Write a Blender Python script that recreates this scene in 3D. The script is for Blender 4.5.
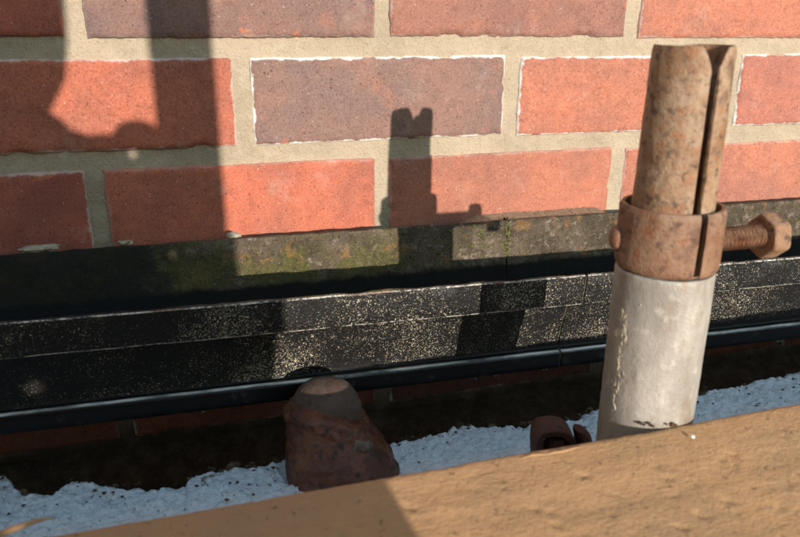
import bpy, bmesh, math, random
from mathutils import Vector, Matrix, noise

random.seed(7)
scn = bpy.context.scene
for o in list(bpy.data.objects):
    bpy.data.objects.remove(o)

# ------------------------------------------------------------------ camera
FWD = Vector((0.26831385, 0.90778374, -0.32239161))
RGT = Vector((0.95962849, -0.28118588, 0.00690355))
UPV = Vector((0.08438504, 0.31122849, 0.94658121))
cam_d = bpy.data.cameras.new('camera')
cam = bpy.data.objects.new('camera', cam_d)
scn.collection.objects.link(cam)
mw = Matrix((RGT, UPV, -FWD)).transposed().to_4x4()
mw.translation = (-0.05323, -0.59246, 0.02812)
cam.matrix_world = mw
cam_d.sensor_width = 36
cam_d.lens = 728.1 / 800 * 36
cam_d.clip_start = 0.01
cam_d.clip_end = 2000
cam_d.dof.use_dof = True
cam_d.dof.focus_distance = 0.56
cam_d.dof.aperture_fstop = 12
scn.camera = cam

# ------------------------------------------------------------------ sky, sun, exposure
SUN = Vector((-0.13987525, 0.9689127, -0.20406638))       # the way the light travels
world = bpy.data.worlds.new('World')
scn.world = world
world.use_nodes = True
wn = world.node_tree
sky = wn.nodes.new('ShaderNodeTexSky')
sky.sky_type = 'NISHITA'
sky.sun_disc = False
sky.sun_elevation = math.radians(11.8)
sky.sun_rotation = math.radians(171.8)
sky.air_density = 1.7
sky.dust_density = 0.1
sky.ozone_density = 1.8
bg = wn.nodes['Background']
wn.links.new(sky.outputs[0], bg.inputs[0])
bg.inputs[1].default_value = 0.15
sun_d = bpy.data.lights.new('sun', 'SUN')
sun_d.energy = 2.9
sun_d.angle = math.radians(0.55)
sun_d.color = (1.0, 0.94, 0.86)
sun = bpy.data.objects.new('sun', sun_d)
scn.collection.objects.link(sun)
sun.rotation_euler = SUN.to_track_quat('-Z', 'Y').to_euler()
vs = scn.view_settings
vs.view_transform = 'Standard'
vs.look = 'None'
vs.exposure = 1.12
vs.gamma = 1
vs.use_curve_mapping = False

# ------------------------------------------------------------------ node helpers
class Mat:
    def __init__(self, name, rough=0.8, metal=0.0, spec=0.4):
        self.m = bpy.data.materials.new(name)
        self.m.use_nodes = True
        self.t = self.m.node_tree
        self.b = self.t.nodes['Principled BSDF']
        self.b.inputs['Roughness'].default_value = rough
        self.b.inputs['Metallic'].default_value = metal
        self.b.inputs['Specular IOR Level'].default_value = spec
        tc = self.t.nodes.new('ShaderNodeTexCoord')
        self.co = tc.outputs['Object']
    def n(self, kind, **kw):
        nd = self.t.nodes.new(kind)
        for k, v in kw.items():
            setattr(nd, k, v)
        return nd
    def plug(self, sock, v):
        if isinstance(v, bpy.types.NodeSocket):
            self.t.links.new(v, sock)
        elif isinstance(v, (int, float)) and sock.type == 'RGBA':
            sock.default_value = (v, v, v, 1)
        elif isinstance(v, tuple) and len(v) == 3 and sock.type == 'RGBA':
            sock.default_value = (*v, 1)
        else:
            sock.default_value = v
    def math(self, op, a, b=0.0, c=0.0, clamp=False):
        nd = self.n('ShaderNodeMath', operation=op, use_clamp=clamp)
        self.plug(nd.inputs[0], a); self.plug(nd.inputs[1], b); self.plug(nd.inputs[2], c)
        return nd.outputs[0]
    def noise(self, scale, detail=4, rough=0.55, co=None, dist=0.0):
        nd = self.n('ShaderNodeTexNoise')
        self.plug(nd.inputs['Vector'], co or self.co)
        nd.inputs['Scale'].default_value = scale
        nd.inputs['Detail'].default_value = detail
        nd.inputs['Roughness'].default_value = rough
        nd.inputs['Distortion'].default_value = dist
        return nd.outputs['Fac']
    def voro(self, scale, co=None, feature='F1', out='Distance', rnd=1.0):
        nd = self.n('ShaderNodeTexVoronoi', feature=feature)
        self.plug(nd.inputs['Vector'], co or self.co)
        nd.inputs['Scale'].default_value = scale
        nd.inputs['Randomness'].default_value = rnd
        return nd.outputs[out]
    def step(self, v, a, b):
        nd = self.n('ShaderNodeMapRange', interpolation_type='SMOOTHSTEP')
        self.plug(nd.inputs[0], v)
        nd.inputs[1].default_value = a
        nd.inputs[2].default_value = b
        return nd.outputs[0]
    def mix(self, f, a, b, mode='MIX'):
        nd = self.n('ShaderNodeMix', data_type='RGBA', blend_type=mode)
        self.plug(nd.inputs[0], f); self.plug(nd.inputs[6], a); self.plug(nd.inputs[7], b)
        return nd.outputs[2]
    def scale(self, v, co=None):
        nd = self.n('ShaderNodeMapping')
        self.plug(nd.inputs[0], co or self.co)
        nd.inputs['Scale'].default_value = v
        return nd.outputs[0]
    def xyz(self, co=None):
        nd = self.n('ShaderNodeSeparateXYZ')
        self.plug(nd.inputs[0], co or self.co)
        return nd.outputs
    def bump(self, h, dist, strength=1.0, prev=None):
        nd = self.n('ShaderNodeBump')
        nd.inputs['Strength'].default_value = strength
        nd.inputs['Distance'].default_value = dist
        self.plug(nd.inputs['Height'], h)
        if prev is not None:
            self.plug(nd.inputs['Normal'], prev)
        return nd.outputs[0]
    def color(self, v): self.plug(self.b.inputs['Base Color'], v)
    def roughness(self, v): self.plug(self.b.inputs['Roughness'], v)
    def normal(self, v): self.plug(self.b.inputs['Normal'], v)

HX, HZ, PX, PZ = 0.1075, 0.0337, 0.2289, 0.0827

def mat_brick():
    m = Mat('brick_face', 0.9, 0, 0.25)
    oi = m.n('ShaderNodeObjectInfo')
    off = m.n('ShaderNodeVectorMath', operation='ADD')
    m.plug(off.inputs[0], m.co)
    mul = m.n('ShaderNodeVectorMath', operation='SCALE')
    mul.inputs[0].default_value = (7, 3, 5)
    m.plug(mul.inputs['Scale'], oi.outputs['Random'])
    m.plug(off.inputs[1], mul.outputs[0])
    co = off.outputs[0]
    tint = oi.outputs['Color']
    eff = oi.outputs['Alpha']
    big = m.noise(22, 5, 0.6, co)
    med = m.noise(110, 5, 0.65, co)
    c = m.mix(m.step(big, 0.35, 0.7), m.mix(1.0, tint, (1.06, 1.0, 0.95), 'MULTIPLY'), m.mix(1.0, tint, (0.80, 0.86, 0.92), 'MULTIPLY'))
    fire = m.noise(8, 3, 0.5, co)
    c = m.mix(m.math('MULTIPLY', m.step(fire, 0.54, 0.70), 0.3), c, m.mix(1.0, c, (0.62, 0.74, 0.84), 'MULTIPLY'))
    c = m.mix(m.math('MULTIPLY', m.step(fire, 0.46, 0.32), 0.4), c, m.mix(1.0, c, (1.2, 1.02, 0.92), 'MULTIPLY'))
    c = m.mix(m.math('MULTIPLY', m.step(med, 0.5, 0.72), 0.35), c, m.mix(1.0, tint, (1.25, 1.3, 1.25), 'MULTIPLY'))
    c = m.mix(m.math('MULTIPLY', m.step(med, 0.5, 0.3), 0.45), c, m.mix(1.0, tint, (0.66, 0.62, 0.6), 'MULTIPLY'))
    red = m.math('MULTIPLY', m.step(m.noise(48, 7, 0.75, co), 0.53, 0.66), 0.45)
    c = m.mix(red, c, m.mix(0.6, c, (0.40, 0.15, 0.09)))
    # grit: fine pale and dark grains
    g = m.noise(620, 4, 0.75, co)
    c = m.mix(m.math('MULTIPLY', m.step(g, 0.53, 0.68), 0.6), c, m.mix(1.0, c, (1.55, 1.7, 1.75), 'MULTIPLY'))
    c = m.mix(m.math('MULTIPLY', m.step(g, 0.47, 0.34), 0.75), c, m.mix(1.0, c, (0.42, 0.36, 0.36), 'MULTIPLY'))
    sp = m.voro(330, co)
    sr = m.voro(330, co, out='Color')
    sel = m.step(m.xyz(sr)[0], 0.93, 0.96)
    c = m.mix(m.math('MULTIPLY', m.step(sp, 0.24, 0.1), m.math('MULTIPLY', sel, 0.6)), c, (0.62, 0.46, 0.36))
    sel2 = m.step(m.xyz(sr)[1], 0.955, 0.97)
    pit = m.math('MULTIPLY', m.step(m.math('MULTIPLY_ADD', m.noise(700, 2, .5, co), 0.3, sp), 0.42, 0.2), sel2)
    c = m.mix(m.math('MULTIPLY', pit, 0.6), c, (0.07, 0.03, 0.025))
    # lime bloom along the arrises
    x, y, z = m.xyz()
    ex = m.math('SUBTRACT', HX, m.math('ABSOLUTE', x))
    ez = m.math('SUBTRACT', HZ, m.math('ABSOLUTE', z))
    e = m.math('MINIMUM', ex, ez)
    wob = m.math('SUBTRACT', m.noise(75, 6, 0.72, co), 0.5)
    e2 = m.math('MULTIPLY_ADD', wob, -0.0085, e)
    lime = m.math('MULTIPLY', m.step(e2, 0.0021, 0.0004), eff)
    # chipped skin near edges shows raw orange clay
    w2 = m.math('SUBTRACT', m.noise(45, 6, 0.7, co), 0.62)
    chip = m.math('MULTIPLY', m.step(m.math('MULTIPLY_ADD', w2, -0.05, e), 0.004, 0.002), 0.7)
    c = m.mix(chip, c, (0.46, 0.15, 0.075))
    haze = m.math('MULTIPLY', m.step(m.noise(35, 6, 0.7, co), 0.56, 0.75), 0.22)
    c = m.mix(haze, c, (0.55, 0.45, 0.38))
    c = m.mix(lime, c, (0.74, 0.71, 0.65))
    m.color(c)
    h = m.math('ADD', m.math('MULTIPLY', g, 0.5), m.math('MULTIPLY', med, 1.0))
    h = m.math('SUBTRACT', h, m.math('MULTIPLY', pit, 1.2))
    m.normal(m.bump(h, 0.0011, 0.8))
    return m.m

def mat_mortar():
    m = Mat('mortar', 0.95, 0, 0.2)
    a = m.noise(14, 6, 0.65); g = m.noise(560, 4, 0.75); b = m.noise(90, 5, 0.65)
    c = m.mix(m.step(a, 0.35, 0.68), (0.50, 0.39, 0.275), (0.41, 0.32, 0.225))
    c = m.mix(m.math('MULTIPLY', m.step(b, 0.5, 0.75), 0.6), c, (0.55, 0.455, 0.33))
    c = m.mix(m.math('MULTIPLY', m.step(g, 0.46, 0.3), 0.5), c, (0.18, 0.145, 0.10))
    c = m.mix(m.math('MULTIPLY', m.step(g, 0.56, 0.72), 0.5), c, (0.58, 0.5, 0.38))
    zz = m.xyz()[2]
    low_brown = m.step(m.math('MULTIPLY_ADD', m.math('SUBTRACT', m.noise(30, 5, .65), .5), 0.05, zz), -0.295, -0.325)  # mortar turns dark brown low on the wall
    c = m.mix(m.math('MULTIPLY', low_brown, 0.85), c, (0.075, 0.05, 0.032))
    m.color(c)
    m.normal(m.bump(m.math('ADD', g, m.math('MULTIPLY', b, 2.0)), 0.0018, 1.0))
    return m.m

def mat_gutter():
    m = Mat('black_gutter_paint', 0.5, 0, 0.22)
    # cream flecks of old spatter over black paint
    s1 = m.noise(950, 3, 0.8, dist=0.6)
    patch = m.noise(18, 5, 0.65)
    thr = m.math('MULTIPLY_ADD', m.math('SUBTRACT', patch, 0.5), 0.34, s1)
    gx = m.xyz()[0]
    thr = m.math('SUBTRACT', thr, m.math('MULTIPLY', m.step(m.math('MULTIPLY_ADD', patch, 0.16, gx), 0.06, -0.06), 0.035))  # flecks thinned towards the left, imitating the shadow there
    fl = m.step(thr, 0.60, 0.635)
    fine = m.step(m.noise(1500, 2, 0.6), 0.56, 0.68)
    col = m.mix(m.noise(300, 2), (0.42, 0.33, 0.20), (0.78, 0.70, 0.56))
    base = m.mix(m.noise(120, 4), (0.005, 0.005, 0.0055), (0.012, 0.011, 0.010))
    base = m.mix(m.math('MULTIPLY', fine, 0.1), base, (0.22, 0.18, 0.11))
    x, y, z = m.xyz()
    # the spatter stops above the bottom bead
    keep = m.step(m.math('MULTIPLY_ADD', m.math('SUBTRACT', m.noise(60, 4), 0.5), 0.012, z), -0.2085, -0.2035)
    f = m.math('MULTIPLY', m.math('MULTIPLY', fl, 0.85), keep)
    m.color(m.mix(f, base, col))
    m.roughness(m.math('MULTIPLY_ADD', fl, 0.3, 0.45))
    m.normal(m.bump(m.math('ADD', s1, m.math('MULTIPLY', m.noise(150, 4), 1.2)), 0.0006, 0.55))
    return m.m

def mat_gutter_inside():
    m = Mat('mossy_gutter_inside', 0.95, 0, 0.2)
    x, y, z = m.xyz()
    a = m.noise(38, 7, 0.7); b = m.noise(130, 6, 0.7); g = m.noise(700, 3, 0.7)
    c = m.mix(m.step(a, 0.35, 0.65), (0.070, 0.051, 0.034), (0.145, 0.106, 0.072))
    c = m.mix(m.math('MULTIPLY', m.step(b, 0.52, 0.66), 0.75), c, (0.29, 0.22, 0.175))
    moss = m.math('ADD', m.noise(26, 6, 0.7), m.math('MULTIPLY', m.step(z, -0.136, -0.156), 0.10))
    side = m.step(m.math('MULTIPLY_ADD', m.noise(8, 3), 0.2, x), 0.27, 0.16)
    mk = m.math('MULTIPLY', m.step(moss, 0.49, 0.66), m.math('MULTIPLY_ADD', side, 0.9, 0.1))
    c = m.mix(m.math('MULTIPLY', mk, 0.85), c, m.mix(b, (0.06, 0.062, 0.018), (0.145, 0.125, 0.038)))
    c = m.mix(m.math('MULTIPLY', m.step(m.noise(85, 6, .75), 0.52, 0.62), 0.6), c, (0.045, 0.035, 0.022))
    rust = m.math('MULTIPLY', m.step(m.noise(55, 5, 0.6, dist=0.4), 0.56, 0.68), 0.55)
    c = m.mix(rust, c, (0.30, 0.15, 0.055))
    c = m.mix(m.math('MULTIPLY', m.step(g, 0.47, 0.32), 0.75), c, (0.03, 0.025, 0.018))
    c = m.mix(m.math('MULTIPLY', m.step(g, 0.58, 0.72), 0.4), c, (0.42, 0.36, 0.27))
    # near black below a wavy line in the trough
    c = m.mix(m.step(m.math('MULTIPLY_ADD', m.noise(70, 4), 0.01, z), -0.166, -0.172), c, (0.016, 0.014, 0.012))
    left_shade = m.step(m.math('MULTIPLY_ADD', m.math('SUBTRACT', m.noise(20, 5, .65), .5), 0.16, x), -0.03, -0.09)  # inside blackened on the left to imitate the cast shadow
    c = m.mix(m.math('MULTIPLY', left_shade, 0.85), c, (0.014, 0.014, 0.014))
    m.color(c)
    m.normal(m.bump(m.math('ADD', m.math('MULTIPLY', b, 2.0), g), 0.002, 0.9))
    return m.m

def mat_worn():
    m = Mat('worn_gutter_edge', 0.55, 0, 0.5)
    a = m.noise(60, 6, 0.7); g = m.noise(420, 4, 0.7)
    f = m.step(m.math('ADD', m.math('MULTIPLY', a, 0.6), m.math('MULTIPLY', g, 0.5)), 0.49, 0.62)
    c = m.mix(f, (0.02, 0.019, 0.018), (0.52, 0.47, 0.40))
    c = m.mix(m.math('MULTIPLY', m.step(m.noise(25, 4), 0.58, 0.66), 0.7), c, (0.20, 0.09, 0.05))
    m.color(c)
    m.normal(m.bump(g, 0.0008, 0.6))
    return m.m

def mat_bead():
    m = Mat('glossy_gutter_bead', 0.3, 0, 0.25)
    g = m.noise(90, 5, 0.65)
    m.color(m.mix(m.math('MULTIPLY', m.step(g, 0.56, 0.7), 0.12), (0.006, 0.006, 0.006), (0.22, 0.2, 0.18)))
    m.roughness(m.math('MULTIPLY_ADD', g, 0.3, 0.22))
    m.normal(m.bump(m.noise(220, 4), 0.0003, 0.4))
    return m.m

def mat_rust(name, dark, mid, light, spot=0.6, rough=0.7, spec=0.4):
    m = Mat(name, rough, 0.0, spec)
    a = m.noise(50, 6, 0.7); b = m.noise(330, 5, 0.75); g = m.noise(900, 3, 0.65)
    c = m.mix(m.step(a, 0.36, 0.64), mid, light)
    pale = m.step(m.noise(95, 5, 0.7), 0.52, 0.68)
    c = m.mix(m.math('MULTIPLY', pale, 0.35), c, tuple(min(1, l * 1.25) for l in light))
    org = m.step(m.noise(130, 5, 0.7), 0.54, 0.66)
    c = m.mix(m.math('MULTIPLY', org, 0.7), c, (mid[0] * 1.25, mid[1] * 0.9, mid[2] * 0.6))
    v = m.noise(170, 3, 0.55)
    blot = m.step(v, 0.55, 0.70)
    c = m.mix(m.math('MULTIPLY', blot, spot), c, dark)
    c = m.mix(m.math('MULTIPLY', m.step(b, 0.46, 0.34), 0.6), c, dark)
    c = m.mix(m.math('MULTIPLY', m.step(g, 0.58, 0.74), 0.3), c, tuple(min(1, l * 1.4) for l in light))
    c = m.mix(m.math('MULTIPLY', m.step(m.noise(75, 4, 0.6), 0.55, 0.70), spot * 0.75), c, tuple(d * 1.6 for d in dark))
    m.color(c)
    m.roughness(m.math('MULTIPLY_ADD', blot, 0.2, rough))
    h = m.math('ADD', m.math('MULTIPLY', b, 1.4), m.math('MULTIPLY', g, 0.6))
    m.normal(m.bump(h, 0.0008, 0.8))
    return m.m

def mat_galv():
    m = Mat('weathered_galvanised_steel', 0.62, 0.15, 0.4)
    st = m.noise(40, 6, 0.65, m.scale((1, 1, 0.35)))
    b = m.noise(140, 5, 0.65); g = m.noise(800, 3, 0.6)
    c = m.mix(m.step(st, 0.35, 0.68), (0.27, 0.24, 0.205), (0.43, 0.39, 0.34))
    c = m.mix(m.math('MULTIPLY', m.step(b, 0.54, 0.7), 0.45), c, (0.55, 0.50, 0.43))
    c = m.mix(m.math('MULTIPLY', m.step(m.noise(48, 6, 0.72, m.scale((1, 1, 0.4))), 0.50, 0.66), 0.7), c, (0.24, 0.175, 0.125))
    c = m.mix(m.math('MULTIPLY', m.step(g, 0.42, 0.3), 0.35), c, (0.15, 0.12, 0.1))
    x, y, z = m.xyz()
    run = m.math('MULTIPLY', m.step(m.noise(90, 4, 0.6, m.scale((1, 1, 0.12))), 0.52, 0.66), m.step(m.math('MULTIPLY_ADD', m.noise(50, 4), 0.05, z), -0.105, -0.072))
    c = m.mix(m.math('MULTIPLY', run, 0.6), c, (0.27, 0.15, 0.08))
    low = m.math('MULTIPLY', m.step(m.math('MULTIPLY_ADD', m.noise(90, 5), 0.03, z), -0.144, -0.162), 0.45)
    c = m.mix(low, c, (0.22, 0.15, 0.085))
    m.color(c)
    m.roughness(m.math('MULTIPLY_ADD', b, 0.4, 0.35))
    m.normal(m.bump(m.math('ADD', m.math('MULTIPLY', b, 1.5), g), 0.0006, 0.5))
    return m.m

def mat_wood():
    m = Mat('weathered_scaffold_wood', 0.85, 0, 0.25)
    lg = m.scale((1, 14, 14))
    gr = m.noise(11, 6, 0.65, lg, 0.3); fg = m.noise(70, 4, 0.6, lg)
    a = m.noise(9, 5, 0.6); g = m.noise(650, 3, 0.65); sp = m.noise(150, 4, 0.65)
    c = m.mix(m.step(a, 0.3, 0.7), (0.46, 0.255, 0.118), (0.37, 0.215, 0.112))
    c = m.mix(m.math('MULTIPLY', m.step(gr, 0.48, 0.70), 0.25), c, (0.38, 0.225, 0.12))
    c = m.mix(m.math('MULTIPLY', m.step(fg, 0.52, 0.68), 0.16), c, (0.54, 0.37, 0.22))
    c = m.mix(m.math('MULTIPLY', m.step(sp, 0.56, 0.70), 0.3), c, (0.35, 0.21, 0.11))
    c = m.mix(m.math('MULTIPLY', m.step(m.noise(230, 3, 0.6), 0.62, 0.69), 0.6), c, (0.14, 0.08, 0.045))
    c = m.mix(m.math('MULTIPLY', m.step(g, 0.6, 0.74), 0.35), c, (0.62, 0.44, 0.28))
    ck = m.step(m.noise(55, 5, 0.7, m.scale((1, 9, 9)), 0.5), 0.635, 0.68)
    c = m.mix(m.math('MULTIPLY', ck, 0.55), c, (0.13, 0.072, 0.04))
    c = m.mix(m.math('MULTIPLY', m.step(m.noise(28, 6, .7), 0.54, 0.7), 0.35), c, (0.30, 0.20, 0.125))
    m.color(c)
    h = m.math('ADD', m.math('MULTIPLY', m.math('SUBTRACT', fg, ck), 0.35), m.math('ADD', m.math('MULTIPLY', m.noise(380, 4, .7), 1.1), m.math('MULTIPLY', sp, 0.35)))
    m.normal(m.bump(h, 0.0013, 0.55))
    return m.m

def mat_white():
    m = Mat('rough_white_crust', 0.75, 0, 0.35)
    a = m.noise(55, 6, 0.7); g = m.noise(260, 5, 0.7)
    c = m.mix(m.step(a, 0.4, 0.7), (0.97, 0.97, 0.97), (0.93, 0.93, 0.93))
    c = m.mix(m.math('MULTIPLY', m.step(m.noise(75, 6, 0.75, dist=0.5), 0.60, 0.66), 0.85), c, (0.20, 0.14, 0.08))
    c = m.mix(m.math('MULTIPLY', m.step(m.noise(240, 4, 0.7), 0.63, 0.68), 0.8), c, (0.10, 0.075, 0.05))
    m.color(c)
    m.normal(m.bump(m.math('ADD', m.math('MULTIPLY', a, 2), g), 0.004, 0.9))
    return m.m

def mat_dirt(name='damp_dirt', base=(0.075, 0.052, 0.033), hi=(0.17, 0.12, 0.075)):
    m = Mat(name, 0.95, 0, 0.2)
    a = m.noise(60, 6, 0.7); g = m.noise(420, 4, 0.7)
    c = m.mix(m.step(a, 0.4, 0.72), base, hi)
    c = m.mix(m.math('MULTIPLY', m.step(g, 0.55, 0.7), 0.5), c, tuple(h * 1.8 for h in hi))
    m.color(c)
    m.normal(m.bump(m.math('ADD', m.math('MULTIPLY', a, 2), g), 0.003, 0.9))
    return m.m

def mat_plain(name, col, rough=0.9, var=0.3, scale=200):
    m = Mat(name, rough, 0, 0.3)
    a = m.noise(scale, 5, 0.7)
    m.color(m.mix(m.step(a, 0.3, 0.7), tuple(c * (1 - var) for c in col), tuple(min(1, c * (1 + var)) for c in col)))
    m.normal(m.bump(a, 0.001, 0.7))
    return m.m

def mat_water():
    m = Mat('clear_water', 0.02, 0, 0.5)
    m.b.inputs['Transmission Weight'].default_value = 1.0
    m.b.inputs['IOR'].default_value = 1.33
    m.color((0.98, 0.98, 0.98))
    return m.m

def mat_glint():  # pale band painted in as the sky highlight along the bead
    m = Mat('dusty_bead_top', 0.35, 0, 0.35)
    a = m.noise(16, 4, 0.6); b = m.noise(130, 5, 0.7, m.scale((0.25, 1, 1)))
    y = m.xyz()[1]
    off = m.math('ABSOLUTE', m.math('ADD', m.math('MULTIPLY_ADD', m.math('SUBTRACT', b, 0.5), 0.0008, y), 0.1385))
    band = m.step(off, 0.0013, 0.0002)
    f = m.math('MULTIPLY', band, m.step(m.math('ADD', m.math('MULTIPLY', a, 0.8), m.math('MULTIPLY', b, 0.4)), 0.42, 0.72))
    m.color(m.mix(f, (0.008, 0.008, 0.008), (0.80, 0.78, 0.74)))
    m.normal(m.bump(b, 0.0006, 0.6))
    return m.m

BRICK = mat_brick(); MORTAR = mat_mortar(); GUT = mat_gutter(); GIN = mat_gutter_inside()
WORN = mat_worn(); BEAD = mat_bead(); GLINT = mat_glint(); GALV = mat_galv(); WOOD = mat_wood(); WHITE = mat_white()
RUST = mat_rust('rusty_steel', (0.055, 0.028, 0.018), (0.25, 0.125, 0.058), (0.36, 0.235, 0.145), 0.8, 0.5, 0.55)
RUSTO = mat_rust('orange_rusty_steel', (0.055, 0.026, 0.016), (0.19, 0.085, 0.042), (0.28, 0.16, 0.095), 0.7, 0.55, 0.5)
RUSTR = mat_rust('red_flaking_rust', (0.010, 0.005, 0.004), (0.080, 0.017, 0.008), (0.165, 0.052, 0.020), 0.85, 0.36, 0.55)
RUSTB = mat_rust('brown_rusty_steel', (0.028, 0.017, 0.013), (0.070, 0.041, 0.030), (0.105, 0.064, 0.047), 0.5)
RUSTD = mat_rust('dark_rusty_steel', (0.02, 0.010, 0.007), (0.055, 0.022, 0.014), (0.08, 0.034, 0.022), 0.5)
DIRT = mat_dirt()
CRUMB = mat_plain('mortar_crumbs', (0.34, 0.28, 0.20), 0.95, 0.3, 300)
PALE = mat_plain('pale_mortar_splash', (0.44, 0.37, 0.27), 0.9, 0.25, 300)
PATCH = mat_plain('grey_mortar_patch', (0.17, 0.13, 0.10), 0.95, 0.3, 250)
SAND = mat_plain('sandy_debris', (0.34, 0.24, 0.15), 0.95, 0.6, 600)
SEAL = mat_plain('gutter_sealant', (0.05, 0.042, 0.022), 0.6, 0.8, 120)
GROUND = mat_plain('bare_ground', (0.12, 0.10, 0.08), 0.95, 0.3, 3)
WATER = mat_water()

# ------------------------------------------------------------------ object helpers
COL = scn.collection
def link_mesh(name, me, mats, parent=None):
    o = bpy.data.objects.new(name, me)
    COL.objects.link(o)
    for mt in (mats if isinstance(mats, (list, tuple)) else [mats]):
        if mt.name not in [s.name for s in me.materials if s]:
            me.materials.append(mt)
    if parent:
        o.parent = parent
    return o

def obj(name, verts, faces, mats, parent=None, smooth=True, fm=None, recalc=True):
    me = bpy.data.meshes.new(name)
    me.from_pydata([tuple(v) for v in verts], [], faces)
    if fm:
        for p, k in zip(me.polygons, fm):
            p.material_index = k
    if recalc:
        bm = bmesh.new(); bm.from_mesh(me)
        bmesh.ops.recalc_face_normals(bm, faces=bm.faces)
        bm.to_mesh(me); bm.free()
    if smooth:
        me.polygons.foreach_set('use_smooth', [True] * len(me.polygons))
        try:
            me.set_sharp_from_angle(angle=math.radians(42))
        except Exception:
            pass
    me.update()
    return link_mesh(name, me, mats, parent)

def tag(o, label=None, cat=None, group=None, kind=None):
    if label: o['label'] = label
    if cat: o['category'] = cat
    if group: o['group'] = group
    if kind: o['kind'] = kind
    return o

def empty(name, loc=(0, 0, 0)):
    o = bpy.data.objects.new(name, None)
    o.empty_display_size = 0.02
    o.location = loc
    COL.objects.link(o)
    return o

def fr(x, y, z, o=4, h=0.9):
    return noise.fractal(Vector((x, y, z)), h, 2.0, o)

def grid_faces(nu, nv, close_u=False, close_v=False):
    f = []
    for i in range(nu if close_u else nu - 1):
        for j in range(nv if close_v else nv - 1):
            a, b = i * nv + j, ((i + 1) % nu) * nv + j
            c, d = ((i + 1) % nu) * nv + (j + 1) % nv, i * nv + (j + 1) % nv
            f.append((a, b, c, d))
    return f

def frame_of(t):
    t = t.normalized()
    a = Vector((0, 0, 1)) if abs(t.z) < 0.9 else Vector((0, 1, 0))
    u = a.cross(t).normalized()
    return u, t.cross(u).normalized()

def sweep(path, ru, rv, nseg=40, amp=0.0, sc=60, cap=True, seed=0.0, uv=None):
    """rings along a path, closed with fans"""
    V, F = [], []
    n = len(path)
    for i, c in enumerate(path):
        c = Vector(c)
        t = Vector(path[min(i + 1, n - 1)]) - Vector(path[max(i - 1, 0)])
        u, v = uv if uv else frame_of(t)
        for k in range(nseg):
            a = 2 * math.pi * k / nseg
            dr = u * math.cos(a) * ru[i] + v * math.sin(a) * rv[i]
            p = c + dr
            if amp:
                q = p * sc
                p = p + dr.normalized() * amp * fr(q.x + seed, q.y, q.z)
            V.append(p)
    F = [tuple(f) for f in grid_faces(n, nseg, False, True)]
    if cap:
        for e, ring in ((0, 0), (1, n - 1)):
            ci = len(V)
            V.append(Vector(path[ring]))
            for k in range(nseg):
                F.append((ring * nseg + k, ring * nseg + (k + 1) % nseg, ci))
    return V, F

def lump(c, r, seed, sq=(1, 1, 1), amp=0.35, sub=2):
    bm = bmesh.new()
    bmesh.ops.create_icosphere(bm, subdivisions=sub, radius=1)
    V = []
    for v in bm.verts:
        q = v.co
        k = 1 + amp * fr(q.x * 1.3 + seed, q.y * 1.3, q.z * 1.3, 3)
        V.append(Vector((c[0] + q.x * r * sq[0] * k, c[1] + q.y * r * sq[1] * k, c[2] + q.z * r * sq[2] * k)))
    F = [tuple(v.index for v in f.verts) for f in bm.faces]
    bm.free()
    return V, F

def join(parts):
    V, F = [], []
    for v, f in parts:
        b = len(V)
        V += list(v)
        F += [tuple(i + b for i in q) for q in f]
    return V, F

# ================================================================== setting
# level by the wall, then a bank added behind the scaffold to block low sky light
GP = [(0.2, -3.2), (-3.0, -3.2), (-4.5, -2.6), (-7.0, 0.6), (-8.5, 1.3), (-60, 1.6)]
GXS = [-60, -30, -15, -8, -4, 0, 4, 8, 15, 30, 60]
gv = [(x, y, z + (0.12 * fr(x * .4, y * .4, 1, 3) if y < -3.5 else 0)) for x in GXS for y, z in GP]
tag(obj('ground', gv, grid_faces(len(GXS), len(GP)), GROUND), kind='structure')

# ------------------------------------------------------------------ brick wall
wall = empty('brick_wall', (0, 0, 0))
tag(wall, 'red and purple brick wall with sandy mortar joints behind the gutter', 'wall')

def spacing(a, b, fa, fb, fine, coarse):
    out, x = [], a
    while x < b:
        out.append(x)
        x += fine if fa <= x <= fb else coarse
    out.append(b)
    return out
xs = spacing(-1.3, 1.7, -0.33, 0.80, 0.003, 0.03)
zs = spacing(-0.62, 0.66, -0.40, 0.12, 0.003, 0.03)
V = []
for x in xs:
    for z in zs:
        V.append((x, 0.0030 + 0.0013 * fr(x * 30, 1.3, z * 30, 4) + 0.0006 * fr(x * 200, 4.1, z * 200, 3), z))
F = grid_faces(len(xs), len(zs))
n0 = len(V); nx, nz = len(xs), len(zs)
V += [(xs[0], 0.11, zs[0]), (xs[-1], 0.11, zs[0]), (xs[-1], 0.11, zs[-1]), (xs[0], 0.11, zs[-1])]
F += [tuple(n0 + k for k in (0, 1, 2, 3))]
F += [tuple(i * nz for i in range(nx)) + (n0 + 1, n0), tuple(i * nz + nz - 1 for i in range(nx)) + (n0 + 2, n0 + 3),
      tuple(range(nz)) + (n0 + 3, n0), tuple((nx - 1) * nz + j for j in range(nz)) + (n0 + 2, n0 + 1)]
obj('mortar', V, F, MORTAR, wall, recalc=True)

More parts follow.
